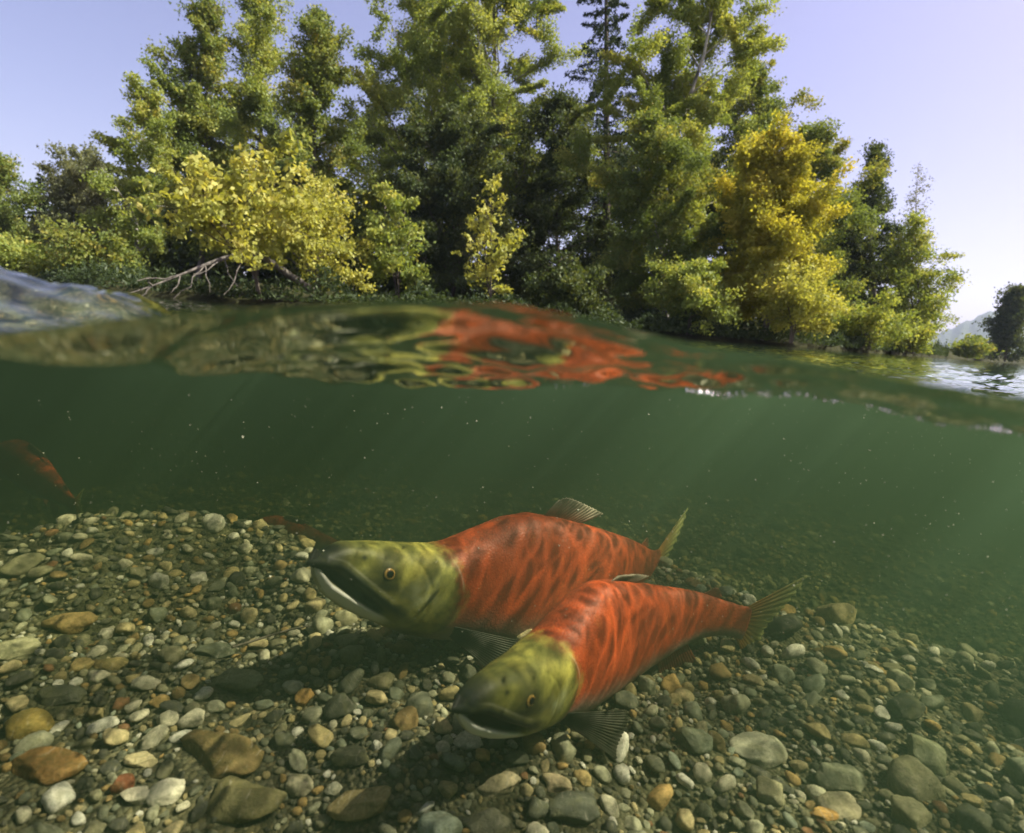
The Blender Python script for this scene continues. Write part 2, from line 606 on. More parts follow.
BARK = {'dark': mat_bark('dark_bark', (.05, .04, .03), (.11, .09, .07)),
        'grey': mat_bark('grey_bark', (.12, .105, .085), (.24, .21, .17)),
        'birch': mat_bark('white_bark', (.10, .09, .08), (.62, .58, .50), 3),
        'dead': mat_bark('bleached_wood', (.05, .045, .037), (.16, .145, .12), 9)}
LEAF = {'green': mat_leaf('green_leaf', [(0, (0.085, 0.128, 0.032)), (.5, (0.161, 0.213, 0.049)), (.85, (0.254, 0.263, 0.057)), (1, (0.407, 0.333, 0.071))]),
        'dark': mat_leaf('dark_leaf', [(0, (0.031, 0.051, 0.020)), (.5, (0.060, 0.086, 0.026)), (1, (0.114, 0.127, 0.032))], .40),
        'yellowgreen': mat_leaf('yellow_green_leaf', [(0, (0.125, 0.186, 0.040)), (.5, (0.234, 0.288, 0.064)), (.85, (0.351, 0.372, 0.083)), (1, (0.518, 0.439, 0.101))]),
        'yellow': mat_leaf('yellow_leaf', [(0, (0.194, 0.224, 0.046)), (.4, (0.320, 0.337, 0.069)), (.8, (0.427, 0.418, 0.098)), (1, (0.504, 0.439, 0.115))]),
        'gold': mat_leaf('golden_leaf', [(0, (.22, .235, .035)), (.4, (.36, .355, .050)), (.8, (.48, .43, .062)), (1, (.53, .39, .052))]),
        'grey': mat_leaf('grey_green_leaf', [(0, (.090, .110, .050)), (.5, (.15, .165, .080)), (1, (.22, .225, .11))]),
        'needle': mat_leaf('needles', [(0, (0.017, 0.031, 0.016)), (.6, (0.031, 0.050, 0.022)), (1, (0.054, 0.072, 0.026))], .2)}


LMULT, LSIZE = 1.55, .86


def broadleaf(name, label, px, D, top_py, half_px, leaf, bark, nleaf=14000, lsize=.14, cb=.12, nl=34, seed=1, group=None, cat='tree',
              lean=0.0, shape=1.0, stems=1, clump=.34, base_px=None, sparse=1.0, base_z=.35):
    r = np.random.default_rng(seed)
    d = ray(px if base_px is None else base_px, 330); d = d[:2] / np.linalg.norm(d[:2])
    base = np.array([d[0] * D, d[1] * D, base_z])
    tp = ray(px, top_py); k = D / np.linalg.norm(tp[:2])
    top = tp * k
    # the crown's top lies over the base, at the pixel's height
    H = top[2] - base[2]
    W = half_px / FPX * D
    root = empty(name, base)
    tag(root, label, cat, group)
    acc = Acc(); cl = []; wt = []
    for st in range(stems):
        sx = 0 if stems == 1 else r.normal() * .25 * W
        n = 9
        tt = np.linspace(0, 1, n)
        hh = H * (1 if st == 0 else r.uniform(.7, .97))
        P = np.stack([np.cumsum(r.normal(size=n)) * .012 * H + (top[0] - base[0]) * tt + sx * tt + lean * tt ** 2 * H * .1, np.cumsum(r.normal(size=n)) * .012 * H + (top[1] - base[1]) * tt, tt * hh], -1)
        P[0] = [sx * .3, r.normal() * .05, -.3]
        rad = max(.035, H * .0115) * (1 - tt * .93) / math.sqrt(stems)
        acc.add(*tube(P, rad, 8))
        for i in range(nl // stems):
            t = cb + (1 - cb) * (i + r.uniform(0, 1)) / (nl // stems)
            p0 = np.array([np.interp(t, tt, P[:, q]) for q in range(3)])
            u = (t - cb) / (1 - cb)
            prof = (math.sin(math.pi * min(1, (u * .80 + .18))) ** .6) * (1 - .5 * u * shape)
            ln = W * prof * r.uniform(.45, 1.18) + .15
            a = i * 2.399 + r.uniform(-.6, .6)
            el = R(r.uniform(5, 40)) + u * R(30)
            dv = np.array([math.cos(a) * math.cos(el), math.sin(a) * math.cos(el), math.sin(el)])
            m = 6
            q = np.linspace(0, 1, m)
            B = p0 + q[:, None] * dv * ln + np.stack([q * 0, q * 0, q ** 2 * ln * .12], -1) + r.normal(size=(m, 3)) * .03 * ln * q[:, None]
            rb = max(.012, np.interp(t, tt, rad) * .45)
            acc.add(*tube(B, rb * (1 - q * .85), 5))
            for s_ in range(7):
                q0 = r.uniform(.25, 1.0)
                b0 = np.array([np.interp(q0, q, B[:, x]) for x in range(3)])
                dv2 = dv * .6 + r.normal(size=3) * .7
                dv2 /= np.linalg.norm(dv2)
                l2 = ln * r.uniform(.22, .48)
                B2 = b0 + np.linspace(0, 1, 4)[:, None] * dv2 * l2 + np.array([0, 0, -.08]) * l2 * (np.linspace(0, 1, 4) ** 2)[:, None]
                acc.add(*tube(B2, rb * .4 * np.array([1, .7, .5, .2]), 3))
                cl.append((B2[0], B2[-1])); wt.append(l2)
    V, F = acc.get()
    mesh_np('trunk', V, F, BARK[bark], root)
    cl = np.array(cl)
    keep = r.uniform(size=len(cl)) < sparse
    cl = cl[keep]
    w = np.array(wt)[keep] * r.uniform(.15, 1.0, len(cl)) ** 1.3; w /= w.sum()
    tri = cat == 'tree'
    nleaf = int(nleaf * LMULT * (1.9 if tri else .72)); lsize = lsize * LSIZE * (.95 if tri else 1)
    idx = r.choice(len(cl), nleaf, p=w)
    sig = clump * .42 * (.5 + r.uniform(size=len(cl)))[idx][:, None]
    uu = r.uniform(0, 1.12, nleaf)[:, None] ** .75
    C = cl[idx, 0] + (cl[idx, 1] - cl[idx, 0]) * uu + np.clip(r.normal(size=(nleaf, 3)), -1.8, 1.8) * sig * np.array([1, 1, .6])
    C[:, 2] -= np.abs(r.normal(size=nleaf)) * sig[:, 0] * .5
    ok = C[:, 2] > -.25
    C = C[ok]; idx = idx[ok]
    Vl, Fl = leaves(C, lsize, r, tri=tri, aspect=.8 if tri else .6)
    ctint = r.uniform(0, 1, len(cl))
    tint = np.clip(ctint[idx] * .55 + r.uniform(0, 1, len(C)) * .35 + .12 * np.clip(C[:, 2] / max(H, .1), 0, 1), 0, 1)
    mesh_np('crown', Vl, Fl, LEAF[leaf], root, smooth=False, attrs={'tint': np.repeat(tint, 3 if tri else 4)})
    return root


def conifer(name, label, px, D, top_py, half_px, seed=1, group=None, nleaf=15000, cb=.08, leaf='needle'):
    r = np.random.default_rng(seed)
    d = ray(px, 330); d = d[:2] / np.linalg.norm(d[:2])
    base = np.array([d[0] * D, d[1] * D, .35])
    tp = ray(px, top_py); top = tp * D / np.linalg.norm(tp[:2])
    H = top[2] - base[2]; W = half_px / FPX * D
    root = empty(name, base); tag(root, label, 'tree', group)
    acc = Acc()
    off = top[:2] - base[:2]
    tt = np.linspace(0, 1, 7)
    P = np.stack([off[0] * tt, off[1] * tt, H * tt], -1); P[0, 2] = -.3
    acc.add(*tube(P, H * .012 * (1 - tt * .95) + .01, 8))
    C = []; nb = int(60 + H * 5)
    for i in range(nb):
        t = cb + (1 - cb) * (i / nb) ** 1.0
        p0 = np.array([off[0] * t, off[1] * t, H * t])
        ln = W * (1 - t) ** .85 * r.uniform(.6, 1.1) + .12
        a = i * 2.399 + r.uniform(-.5, .5)
        q = np.linspace(0, 1, 6)
        droop = (.30 * (1 - t) + .05)
        B = p0 + np.stack([math.cos(a) * q * ln, math.sin(a) * q * ln, (.12 * q - droop * q ** 2 + .22 * droop * q ** 4) * ln], -1)
        acc.add(*tube(B, .03 * (1 - q * .85) * (1 - t * .7), 4))
        k = max(6, int(nleaf / nb * (ln / W + .25)))
        qq = r.uniform(.05, 1, k) ** .7
        c = np.stack([np.interp(qq, q, B[:, x]) for x in range(3)], -1)
        sd = np.array([-math.sin(a), math.cos(a), 0])
        c = c + sd * (r.normal(size=k) * .16 * ln * (1.1 - qq))[:, None] + np.array([0, 0, 1.0]) * (-np.abs(r.normal(size=k)) * .10 * ln * .6)[:, None]
        C.append(c)
    V, F = acc.get()
    mesh_np('trunk', V, F, BARK['dark'], root)
    C = np.concatenate(C)
    Vl, Fl = leaves(C, .20, r, .6, .35)
    tint = np.clip(r.uniform(0, 1, len(C)) * .8 + .2 * C[:, 2] / H, 0, 1)
    mesh_np('crown', Vl, Fl, LEAF[leaf], root, smooth=False, attrs={'tint': np.repeat(tint, 4)})
    return root


G1 = 'trees standing on the far bank'
G2 = 'bushes along the water edge'
BL = broadleaf
# --- tall trees, left to right
BL('broadleaf_tree', 'round green tree at the left edge of the picture', 2, 33, 168, 36, 'green', 'grey', 11000, .16, .05, 26, 101, G1, clump=.45)
conifer('spruce_tree', 'small narrow dark spruce between the leftmost trees', 41, 36, 174, 26, 102, G1, 7000)
BL('broadleaf_tree', 'grey-green bushy tree right of the small spruce', 84, 30, 152, 42, 'grey', 'grey', 14000, .15, .04, 30, 103, G1, clump=.4, stems=2)
BL('birch_tree', 'thin loose birch with yellowing tufts at the left side of the grove', 136, 23, 84, 36, 'yellowgreen', 'birch', 8500, .13, .15, 30, 104, G1, clump=.30, sparse=.55)
BL('cottonwood_tree', 'tall green cottonwood with sky showing through, left of the grove', 196, 25, 8, 58, 'green', 'grey', 19000, .15, .10, 44, 105, G1, clump=.38, sparse=.95)
BL('cottonwood_tree', 'tall cottonwood with yellow-green middle and pointed top above the yellow bush', 256, 26, -30, 66, 'yellowgreen', 'grey', 19000, .14, .15, 44, 106, G1, clump=.38)
BL('maple_tree', 'mid green layered maple right of the pointed cottonwood', 318, 22, 20, 70, 'green', 'grey', 26000, .14, .06, 46, 107, G1, clump=.34)
BL('cottonwood_tree', 'very tall full-crowned cottonwood cut by the top of the picture, left of centre', 402, 28, -110, 104, 'yellowgreen', 'grey', 44000, .16, .10, 52, 108, G1, clump=.46)
BL('cottonwood_tree', 'very tall bright yellow-green cottonwood cut by the top, at the centre', 486, 25, -110, 112, 'yellowgreen', 'grey', 56000, .14, .18, 60, 109, G1, clump=.40)
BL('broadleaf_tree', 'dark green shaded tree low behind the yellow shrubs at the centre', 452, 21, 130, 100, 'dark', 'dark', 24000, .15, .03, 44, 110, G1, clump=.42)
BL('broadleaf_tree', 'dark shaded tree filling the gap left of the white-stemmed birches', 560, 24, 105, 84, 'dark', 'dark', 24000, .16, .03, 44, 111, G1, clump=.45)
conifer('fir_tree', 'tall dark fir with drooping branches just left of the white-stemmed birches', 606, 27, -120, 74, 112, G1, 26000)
BL('birch_tree', 'tall yellow-green birch with two white stems, right of centre', 655, 21, -120, 86, 'yellowgreen', 'birch', 46000, .125, .22, 52, 113, G1, clump=.32, stems=2)
BL('broadleaf_tree', 'leafy green tree in front of the white-stemmed birches, down to the water', 668, 18, 128, 82, 'green', 'grey', 30000, .115, .02, 48, 114, G1, clump=.32, stems=2)
BL('cottonwood_tree', 'green open-crowned cottonwood rising behind the golden tree', 768, 27, 40, 46, 'green', 'dark', 15000, .15, .35, 44, 215, G1, clump=.34, sparse=.9, shape=.2)
BL('broadleaf_tree', 'green tree showing behind the right side of the golden tree', 816, 25, 128, 54, 'green', 'grey', 18000, .14, .05, 36, 116, G1, clump=.38)
BL('maple_tree', 'golden yellow tree leaning over the water, right of centre', 770, 17.5, 140, 60, 'gold', 'grey', 32000, .12, .03, 50, 117, G1, clump=.32, stems=2)
BL('poplar_tree', 'slender dark green poplar right of the golden tree', 874, 29, 150, 32, 'dark', 'grey', 12000, .14, .03, 40, 118, G1, clump=.34, sparse=.85)
BL('birch_tree', 'thin nearly bare tree beside the slender poplar', 908, 31, 172, 18, 'grey', 'birch', 900, .12, .1, 34, 119, G1, clump=.3)
BL('birch_tree', 'light green young tree with dark twin stems near the right edge', 920, 27, 218, 27, 'yellowgreen', 'dark', 6500, .13, .12, 36, 120, G1, clump=.34, stems=2)
BL('broadleaf_tree', 'dark distant tree beside the hills at the right edge', 1012, 60, 288, 14, 'dark', 'dark', 7000, .26, .03, 26, 121, G1, clump=.6)
BL('bush', 'low distant bush between the light green young tree and the dark right-hand tree', 974, 45, 348, 12, 'green', 'grey', 3500, .22, .02, 18, 122, G2, 'bush', clump=.5, stems=2)
# --- shaded trees of the wood behind
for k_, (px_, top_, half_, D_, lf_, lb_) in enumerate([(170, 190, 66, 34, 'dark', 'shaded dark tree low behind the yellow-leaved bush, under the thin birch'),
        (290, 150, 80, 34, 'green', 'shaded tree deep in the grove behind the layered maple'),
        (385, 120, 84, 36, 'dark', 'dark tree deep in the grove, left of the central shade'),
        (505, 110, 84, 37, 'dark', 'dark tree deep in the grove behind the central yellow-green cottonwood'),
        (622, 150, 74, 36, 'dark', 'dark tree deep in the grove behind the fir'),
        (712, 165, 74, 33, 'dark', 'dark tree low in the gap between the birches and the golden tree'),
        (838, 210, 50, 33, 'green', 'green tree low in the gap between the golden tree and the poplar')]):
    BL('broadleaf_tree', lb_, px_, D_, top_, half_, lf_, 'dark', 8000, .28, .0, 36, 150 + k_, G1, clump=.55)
# --- bushes at the water's edge
BL('yellow_bush', 'pale yellow large-leaved bush overhanging the bare leaning trunk', 210, 12.6, 190, 66, 'yellow', 'dark', 3900, .155, .22, 26, 131, G2, 'bush', clump=.22, stems=2, shape=.4, base_px=262)
BL('yellow_bush', 'dense yellow-green bush right of the bare leaning trunk', 318, 13.6, 184, 54, 'yellow', 'dark', 9500, .10, .05, 30, 132, G2, 'bush', clump=.26, stems=3, shape=.4)
BL('yellow_bush', 'loose yellow shrub with dark gaps between the dense bush and the thin shrub', 398, 13.8, 196, 38, 'yellowgreen', 'dark', 4600, .11, .10, 24, 133, G2, 'bush', clump=.22, stems=3, sparse=.7)
BL('yellow_bush', 'thin upright yellow shrub against the dark shade at the centre', 488, 14.0, 182, 30, 'yellow', 'dark', 1900, .12, .12, 24, 134, G2, 'bush', clump=.18, stems=2, sparse=.7)
BL('green_bush', 'dull green bush in the shade right of the thin yellow shrub', 566, 14.6, 280, 40, 'dark', 'dark', 9000, .11, .02, 28, 135, G2, 'bush', clump=.3, stems=3)
BL('green_bush', 'green bush at the waterline left of the golden tree', 690, 15.6, 270, 40, 'yellowgreen', 'dark', 12000, .095, .02, 28, 136, G2, 'bush', clump=.26, stems=3)
BL('yellow_bush', 'low yellow bush dipping into the water under the golden tree', 794, 16.0, 276, 40, 'yellow', 'dark', 11000, .095, .02, 28, 137, G2, 'bush', clump=.26, stems=3)
BL('green_bush', 'low mixed bush at the foot of the slender poplar', 872, 21, 318, 34, 'yellowgreen', 'dark', 6500, .11, .02, 22, 138, G2, 'bush', clump=.3, stems=3)
BL('green_bush', 'low green bush on the bank below the grey-green bushy tree', 100, 22, 258, 36, 'green', 'dark', 8000, .13, .02, 26, 139, G2, 'bush', clump=.36, stems=3)
BL('green_bush', 'low grassy green bush at the far left waterline', 22, 24, 256, 32, 'yellowgreen', 'dark', 7000, .13, .02, 24, 140, G2, 'bush', clump=.36, stems=3)
BL('green_bush', 'pale bush at the waterline under the light green young tree', 912, 25, 336, 22, 'yellowgreen', 'dark', 6000, .12, .02, 22, 141, G2, 'bush', clump=.3, stems=3)


def undergrowth():
    r = np.random.default_rng(55)
    n = 26000
    ts = r.uniform(2.2, len(SHORE) - 3.0, n); ts = np.where((ts > 4.6) & (ts < 6.3) & (r.uniform(size=n) < .4), ts + 3.2, ts)
    px = np.interp(ts, np.arange(len(SHORE)), SHORE[:, 0]); py = np.interp(ts, np.arange(len(SHORE)), SHORE[:, 1])
    L = np.hypot(px, py); o_ = np.abs(r.normal(size=n)) * 1.3 - .12
    hgt = .12 + .22 * (sines(px, py, 31, 6, .7, 4) + 1)
    C = np.stack([px * (L + o_) / L, py * (L + o_) / L, .1 + r.uniform(0, 1, n) ** 1.4 * np.clip(hgt, .1, 1.3) + .12 * o_], -1)
    V, F = leaves(C, .13, r, -.6, .35)
    tint = np.clip(.4 * (sines(px, py, 33, 5, 1, 5) * .5 + .5) + r.uniform(0, .5, n), 0, 1)
    tag(mesh_np('undergrowth', V, F, LEAF['dark'], smooth=False, attrs={'tint': np.repeat(tint * .35, 4)}), kind='stuff')


undergrowth()


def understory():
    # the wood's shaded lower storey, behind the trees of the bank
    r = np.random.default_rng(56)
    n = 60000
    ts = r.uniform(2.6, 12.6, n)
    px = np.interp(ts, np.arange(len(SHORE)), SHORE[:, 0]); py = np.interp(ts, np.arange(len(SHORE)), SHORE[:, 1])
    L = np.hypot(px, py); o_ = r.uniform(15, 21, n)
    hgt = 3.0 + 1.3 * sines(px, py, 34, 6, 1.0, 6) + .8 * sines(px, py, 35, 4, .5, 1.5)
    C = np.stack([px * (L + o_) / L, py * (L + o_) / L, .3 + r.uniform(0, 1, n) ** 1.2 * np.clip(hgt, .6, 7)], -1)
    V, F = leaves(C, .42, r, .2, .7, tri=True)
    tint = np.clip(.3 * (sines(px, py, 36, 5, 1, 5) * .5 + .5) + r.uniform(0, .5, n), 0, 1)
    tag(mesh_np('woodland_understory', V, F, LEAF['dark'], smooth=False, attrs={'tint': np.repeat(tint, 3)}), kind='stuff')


understory()


def leaning_trunk():
    D = 11.6
    pts = [(312, 290, 13.2), (292, 277, 13.0), (274, 264, 12.7), (262, 257, 12.5), (245, 254, 12.3), (225, 258, 12.1), (205, 265, 11.9), (180, 275, 11.7), (152, 286, 11.5), (128, 294, 11.4)]
    P = np.array([at(x, y, d) for x, y, d in pts])
    root = empty('leaning_trunk', P[0])
    tag(root, 'bare grey trunk arching over the water under the yellow bush', 'dead tree')
    V, F = tube(P - P[0], np.array([.085, .075, .068, .06, .05, .04, .03, .02, .013, .007]), 10)
    mesh_np('trunk', V, F, BARK['dead'], root)
    r = np.random.default_rng(5)
    for (i, x1, y1) in ((6, 176, 300), (7, 140, 282), (6, 212, 292), (7, 172, 296), (8, 134, 304), (5, 232, 284), (8, 146, 278), (5, 190, 280), (4, 226, 300)):
        a = P[i] - P[0]; b = at(x1, y1 - 2, 11.4) - P[0]
        q = np.linspace(0, 1, 6)[:, None]
        B = a + (b - a) * q + r.normal(size=(6, 3)) * .05 * q
        V, F = tube(B, np.linspace(.016, .004, 6), 5)
        mesh_np('branch', V, F, BARK['dead'], root)


leaning_trunk()

# ------------------------------------------------------------------ gravel
def ico(sub):
    bm = bmesh.new()
    bmesh.ops.create_icosphere(bm, subdivisions=sub, radius=1)
    V = np.array([v.co[:] for v in bm.verts]); F = np.array([[v.index for v in f.verts] for f in bm.faces])
    bm.free()
    return V, F


ICO = {k: ico(k) for k in (1, 2, 3, 4)}


def pebble_shape(seed, sub, angular=.5):
    """unit-size water-worn stone: rounded, some faces planed flat"""
    r = np.random.default_rng(seed)
    V, F = ICO[sub]
    V = V.copy()
    k = r.integers(7, 14)
    for _ in range(k):
        d = r.normal(size=3); d /= np.linalg.norm(d)
        lim = r.uniform(.55, .90)
        s = V @ d
        over = np.clip(s - lim, 0, None)
        V -= d * (over * (.72 + .27 * angular))[:, None]
    for f_, a_ in ((1.6, .09), (3.2, .05), (6.5, .028), (13, .010)):
        ph = r.uniform(0, 6.28, 3); w = r.normal(size=(3, 3)) * f_
        V *= (1 + a_ * np.sin(V @ w.T + ph).sum(1) / 1.7)[:, None]
    V[:, 0] *= r.uniform(1.0, 1.35); V[:, 1] *= r.uniform(.75, 1.0); V[:, 2] *= r.uniform(.45, .8)
    V /= np.abs(V[:, :2]).max()
    return V, F


def rotm(yaw, tx, ty):
    cz, sz = math.cos(yaw), math.sin(yaw); cx, sx = math.cos(tx), math.sin(tx); cy_, sy = math.cos(ty), math.sin(ty)
    return np.array([[cz, -sz, 0], [sz, cz, 0], [0, 0, 1]]) @ np.array([[1, 0, 0], [0, cx, -sx], [0, sx, cx]]) @ np.array([[cy_, 0, sy], [0, 1, 0], [-sy, 0, cy_]])


STONE = mat_stone(True)
GRAVEL = mat_stone(False)

# stones one can single out: px, py, width px, height px, yaw, tilt, colour, seed, label
NAMED = [
    (756, 752, 52, 34, .1, .25, (.40, .41, .34), 1, 'large pale grey stone with angular corners, right of the front fish'),
    (46, 768, 58, 34, .2, .1, (.26, .15, .055), 2, 'rust-brown angular block near the lower left corner'),
    (30, 724, 36, 28, .3, .15, (.33, .25, .075), 3, 'yellow ochre angular stone by the left edge'),
    (222, 752, 78, 52, -.3, .1, (.17, .125, .055), 4, 'big flat brown slab, the largest stone left of the fish'),
    (247, 798, 62, 48, .2, .2, (.16, .145, .075), 5, 'round olive-brown cobble at the bottom left, under the big brown slab'),
    (62, 699, 38, 20, .1, .2, (.085, .09, .075), 6, 'dark grey flat oval stone left of centre, above the ochre stone'),
    (240, 682, 56, 28, -.1, .1, (.19, .20, .135), 7, 'long grey-green stone above the big brown slab'),
    (124, 786, 17, 25, .9, .3, (.20, .07, .035), 8, 'small red-brown stone beside the white pebbles at lower left'),
    (166, 792, 28, 26, .8, .2, (.56, .55, .48), 9, 'white wedge-shaped pebble in the lower left group of white stones'),
    (138, 801, 28, 14, .1, .1, (.58, .55, .47), 10, 'long white pebble lying left of the white wedge-shaped one'),
    (141, 764, 28, 15, .1, .2, (.52, .46, .30), 11, 'white pebble with a yellow end above the red-brown stone'),
    (68, 625, 44, 20, .3, .2, (.40, .29, .13), 12, 'tan wedge-shaped stone in the upper left of the gravel'),
    (106, 635, 12, 16, .1, .4, (.58, .57, .50), 13, 'small upright white pebble right of the tan wedge-shaped stone'),
    (214, 652, 36, 21, .2, .1, (.105, .12, .095), 14, 'dark speckled oval stone above the long grey-green stone'),
    (80, 667, 20, 17, .0, .1, (.36, .28, .13), 15, 'square tan pebble at the left, first of two tan ones'),
    (111, 665, 30, 15, .0, .1, (.32, .26, .12), 16, 'brick-shaped tan pebble at the left, behind the white egg-shaped one'),
    (98, 676, 18, 14, .2, .1, (.60, .57, .46), 17, 'white egg-shaped pebble in front of the two tan ones at the left'),
    (145, 685, 24, 16, .0, .2, (.46, .45, .37), 18, 'pale dome-shaped pebble right of the white egg-shaped one'),
    (574, 810, 50, 34, .3, .2, (.115, .125, .105), 19, 'smooth blue-grey cobble at the bottom centre'),
    (557, 787, 30, 21, -.5, .2, (.50, .42, .29), 20, 'cream angular pebble above the smooth blue-grey cobble'),
    (583, 779, 20, 20, .4, .3, (.42, .32, .15), 21, 'honey-coloured pebble right of the cream angular one'),
    (499, 786, 44, 26, .2, .2, (.42, .37, .26), 22, 'mottled cream and brown stone under the front fish jaw'),
    (491, 822, 50, 32, .2, .2, (.14, .14, .11), 23, 'grey speckled cobble at the bottom edge left of the blue-grey one'),
    (352, 760, 40, 24, .2, .2, (.075, .075, .055), 24, 'dark oval stone in the shadow left of the front fish'),
    (362, 805, 60, 19, .1, .05, (.29, .235, .125), 25, 'long light brown log-shaped stone at the bottom, left of centre'),
    (692, 740, 34, 30, .4, .3, (.13, .15, .115), 26, 'grey-green round stone left of the large pale grey one'),
    (715, 743, 20, 32, 1.3, .3, (.23, .18, .09), 27, 'upright brown ridged stone touching the large pale grey one'),
    (845, 782, 46, 30, .0, .2, (.24, .26, .20), 28, 'blocky grey-green stone at the lower right'),
    (838, 808, 36, 28, .3, .2, (.40, .37, .27), 29, 'rough pale stone below the blocky grey-green one'),
    (823, 818, 24, 11, .1, .1, (.40, .24, .08), 30, 'thin orange pebble leaning on the rough pale stone'),
    (815, 795, 18, 26, .7, .4, (.40, .40, .32), 31, 'pale egg-shaped stone left of the blocky grey-green one'),
    (904, 708, 30, 22, .6, .4, (.055, .06, .05), 32, 'dark pointed stone sticking up at the right'),
    (300, 784, 26, 26, -.7, .2, (.40, .38, .29), 33, 'pale striped oval pebble right of the round olive-brown cobble'),
    (333, 790, 16, 15, .0, .1, (.44, .44, .36), 34, 'small round pale pebble between the striped oval and the log-shaped stone'),
    (380, 680, 28, 24, .0, .2, (.23, .215, .14), 35, 'squarish grey-tan stone in front of the rear fish jaw'),
    (292, 690, 22, 18, .3, .2, (.46, .45, .36), 36, 'off-white angular pebble right of the long grey-green stone'),
    (306, 698, 20, 20, .1, .2, (.33, .20, .07), 37, 'orange-brown round pebble beside the off-white angular one'),
    (925, 690 + 66, 34, 36, .3, .3, (.22, .24, .17), 38, 'greenish slab standing on edge right of the blocky stone'),
    (905, 815, 34, 28, .4, .3, (.34, .33, .22), 39, 'pale greenish cobble at the bottom right'),
    (14, 650, 40, 26, .2, .1, (.30, .30, .21), 40, 'pale lichen-coloured stone at the left edge of the gravel'),
]


def bed_hit(px, py):
    d = ray(px, py)
    lo, hi = .2, 4.0
    t = .3
    for _ in range(400):
        p = d * t
        if p[2] < bed_z(p[0], p[1]): break
        t += .005
    return d * t, t


TAKEN = []
for (px, py, w, h, yaw, tilt, c, seed, label) in NAMED:
    p, t = bed_hit(px, py + h * .15)
    V, F = pebble_shape(500 + seed, 4, 1.0 if w > 30 else .6)
    w, h = w * .88, h * .88
    hw = w * .5 / FPX * t * 1.05
    # the seen height is depth foreshortened plus thickness
    sn = -ray(px, py)[2]
    hh = h * .5 / FPX * t * 1.05
    hd = max(hw * .55, min(hw * 1.1, hh / max(.35, (sn + .45))))
    V = V / np.abs(V).max(0)
    V = V * np.array([hw, hd, max(hh * .62, hw * .36)])
    Rm = rotm(yaw * .5, 0, 0) @ rotm(0, tilt * .5, (random.random() - .5) * .3)
    V = V @ Rm.T
    z0 = bed_z(p[0], p[1]) - V[:, 2].min() * .42
    o = mesh_np('stone', V, F, mat_stone_colour(c), loc=(p[0], p[1], float(z0)))
    tag(o, label, 'stone', 'stones lying in the gravel bed')
    TAKEN.append((p[0], p[1], max(hw, hd)))


def scatter():
    r = np.random.default_rng(77)
    # dart throwing, big stones first, over the part of the bed near the lens and fading outward
    cell = .02
    gridd = {}

    def near(x, y, rad, f):
        k = int(math.ceil((rad + .035) / cell)); ix, iy = int(math.floor(x / cell)), int(math.floor(y / cell))
        for i in range(ix - k, ix + k + 1):
            for j in range(iy - k, iy + k + 1):
                for (a, b, c) in gridd.get((i, j), ()):
                    if (a - x) ** 2 + (b - y) ** 2 < (f * (c + rad)) ** 2: return True
        return False

    def put(x, y, rad): gridd.setdefault((int(math.floor(x / cell)), int(math.floor(y / cell))), []).append((x, y, rad))
    for t in TAKEN: put(*t)
    out = []
    # (tries, radius lo, hi, spacing factor, max range)
    for tries, a, b, f, rm in ((120, .016, .026, 1.0, 2.4), (2600, .0095, .015, .88, 2.2), (15000, .0058, .0095, .84, 2.0), (30000, .0036, .0058, .82, 1.5), (40000, .0021, .0036, .78, .75)):
        for _ in range(tries):
            az = r.uniform(-.92, .92); rr = .22 + (rm - .22) * r.uniform() ** (1.0 if rm > 2 else 1.1)
            x, y = rr * math.sin(az), rr * math.cos(az)
            if a > .015 and rr < .5 and r.uniform() < .5: continue
            rad = r.uniform(a, b)
            if near(x, y, rad, f): continue
            put(x, y, rad); out.append((x, y, rad))
    return out


pebs = scatter()
P = np.array(pebs)
zb = bed_z(P[:, 0], P[:, 1])
pp = np.stack([P[:, 0], P[:, 1], zb], -1)
sx, sy, sz = proj(pp)
inview = (sx > -20) & (sx < 1044) & (sy < 850) & (sz > 0)
app = np.where(inview, P[:, 2] / np.linalg.norm(pp, axis=1), 0)
order = np.argsort(-app)
single = set(order[:300].tolist())
NS = 14
shapes_hi = [pebble_shape(900 + i, 3, .25 + .5 * (i % 3) / 2) for i in range(NS)]
shapes_lo = [pebble_shape(900 + i, 2, .25 + .5 * (i % 3) / 2) for i in range(NS)]
shapes_xs = [pebble_shape(940 + i, 1, .4) for i in range(NS)]
proto = []
for i in range(NS):
    V, F = shapes_hi[i]
    me_o = mesh_np('pebble', V, F, STONE)
    proto.append(me_o.data); bpy.data.objects.remove(me_o)
rp = np.random.default_rng(31)
Vs, Fs, Rn, Lc = [], [], [], []
nv = 0
for i in range(len(P)):
    x, y, rad = P[i]
    k = int(rp.integers(NS)); yaw = rp.uniform(0, 6.28); tx, ty = rp.normal() * .28, rp.normal() * .28
    if i in single:
        o = bpy.data.objects.new('pebble', proto[k])
        COL.objects.link(o); o.parent = bed
        o.location = (x, y, zb[i] + rad * rp.uniform(.12, .42)); o.rotation_euler = (tx, ty, yaw); o.scale = (rad, rad, rad * rp.uniform(.8, 1.15))
        rp.uniform()
        continue
    d = math.hypot(x, y)
    V, F = (shapes_lo if (rad / d > .0078) else shapes_xs)[k]
    Vr = (V * rad) @ rotm(yaw, tx, ty).T + np.array([x, y, zb[i] + rad * rp.uniform(.1, .45)])
    Vs.append(Vr); Fs.append(F + nv); nv += len(V)
    Rn.append(np.full(len(V), rp.uniform())); Lc.append(V + rp.uniform(0, 60, 3))
g = mesh_np('gravel', np.concatenate(Vs), np.concatenate(Fs), GRAVEL, bed, attrs={'rnd': np.concatenate(Rn), 'lco': np.concatenate(Lc)})
g['kind'] = 'stuff'


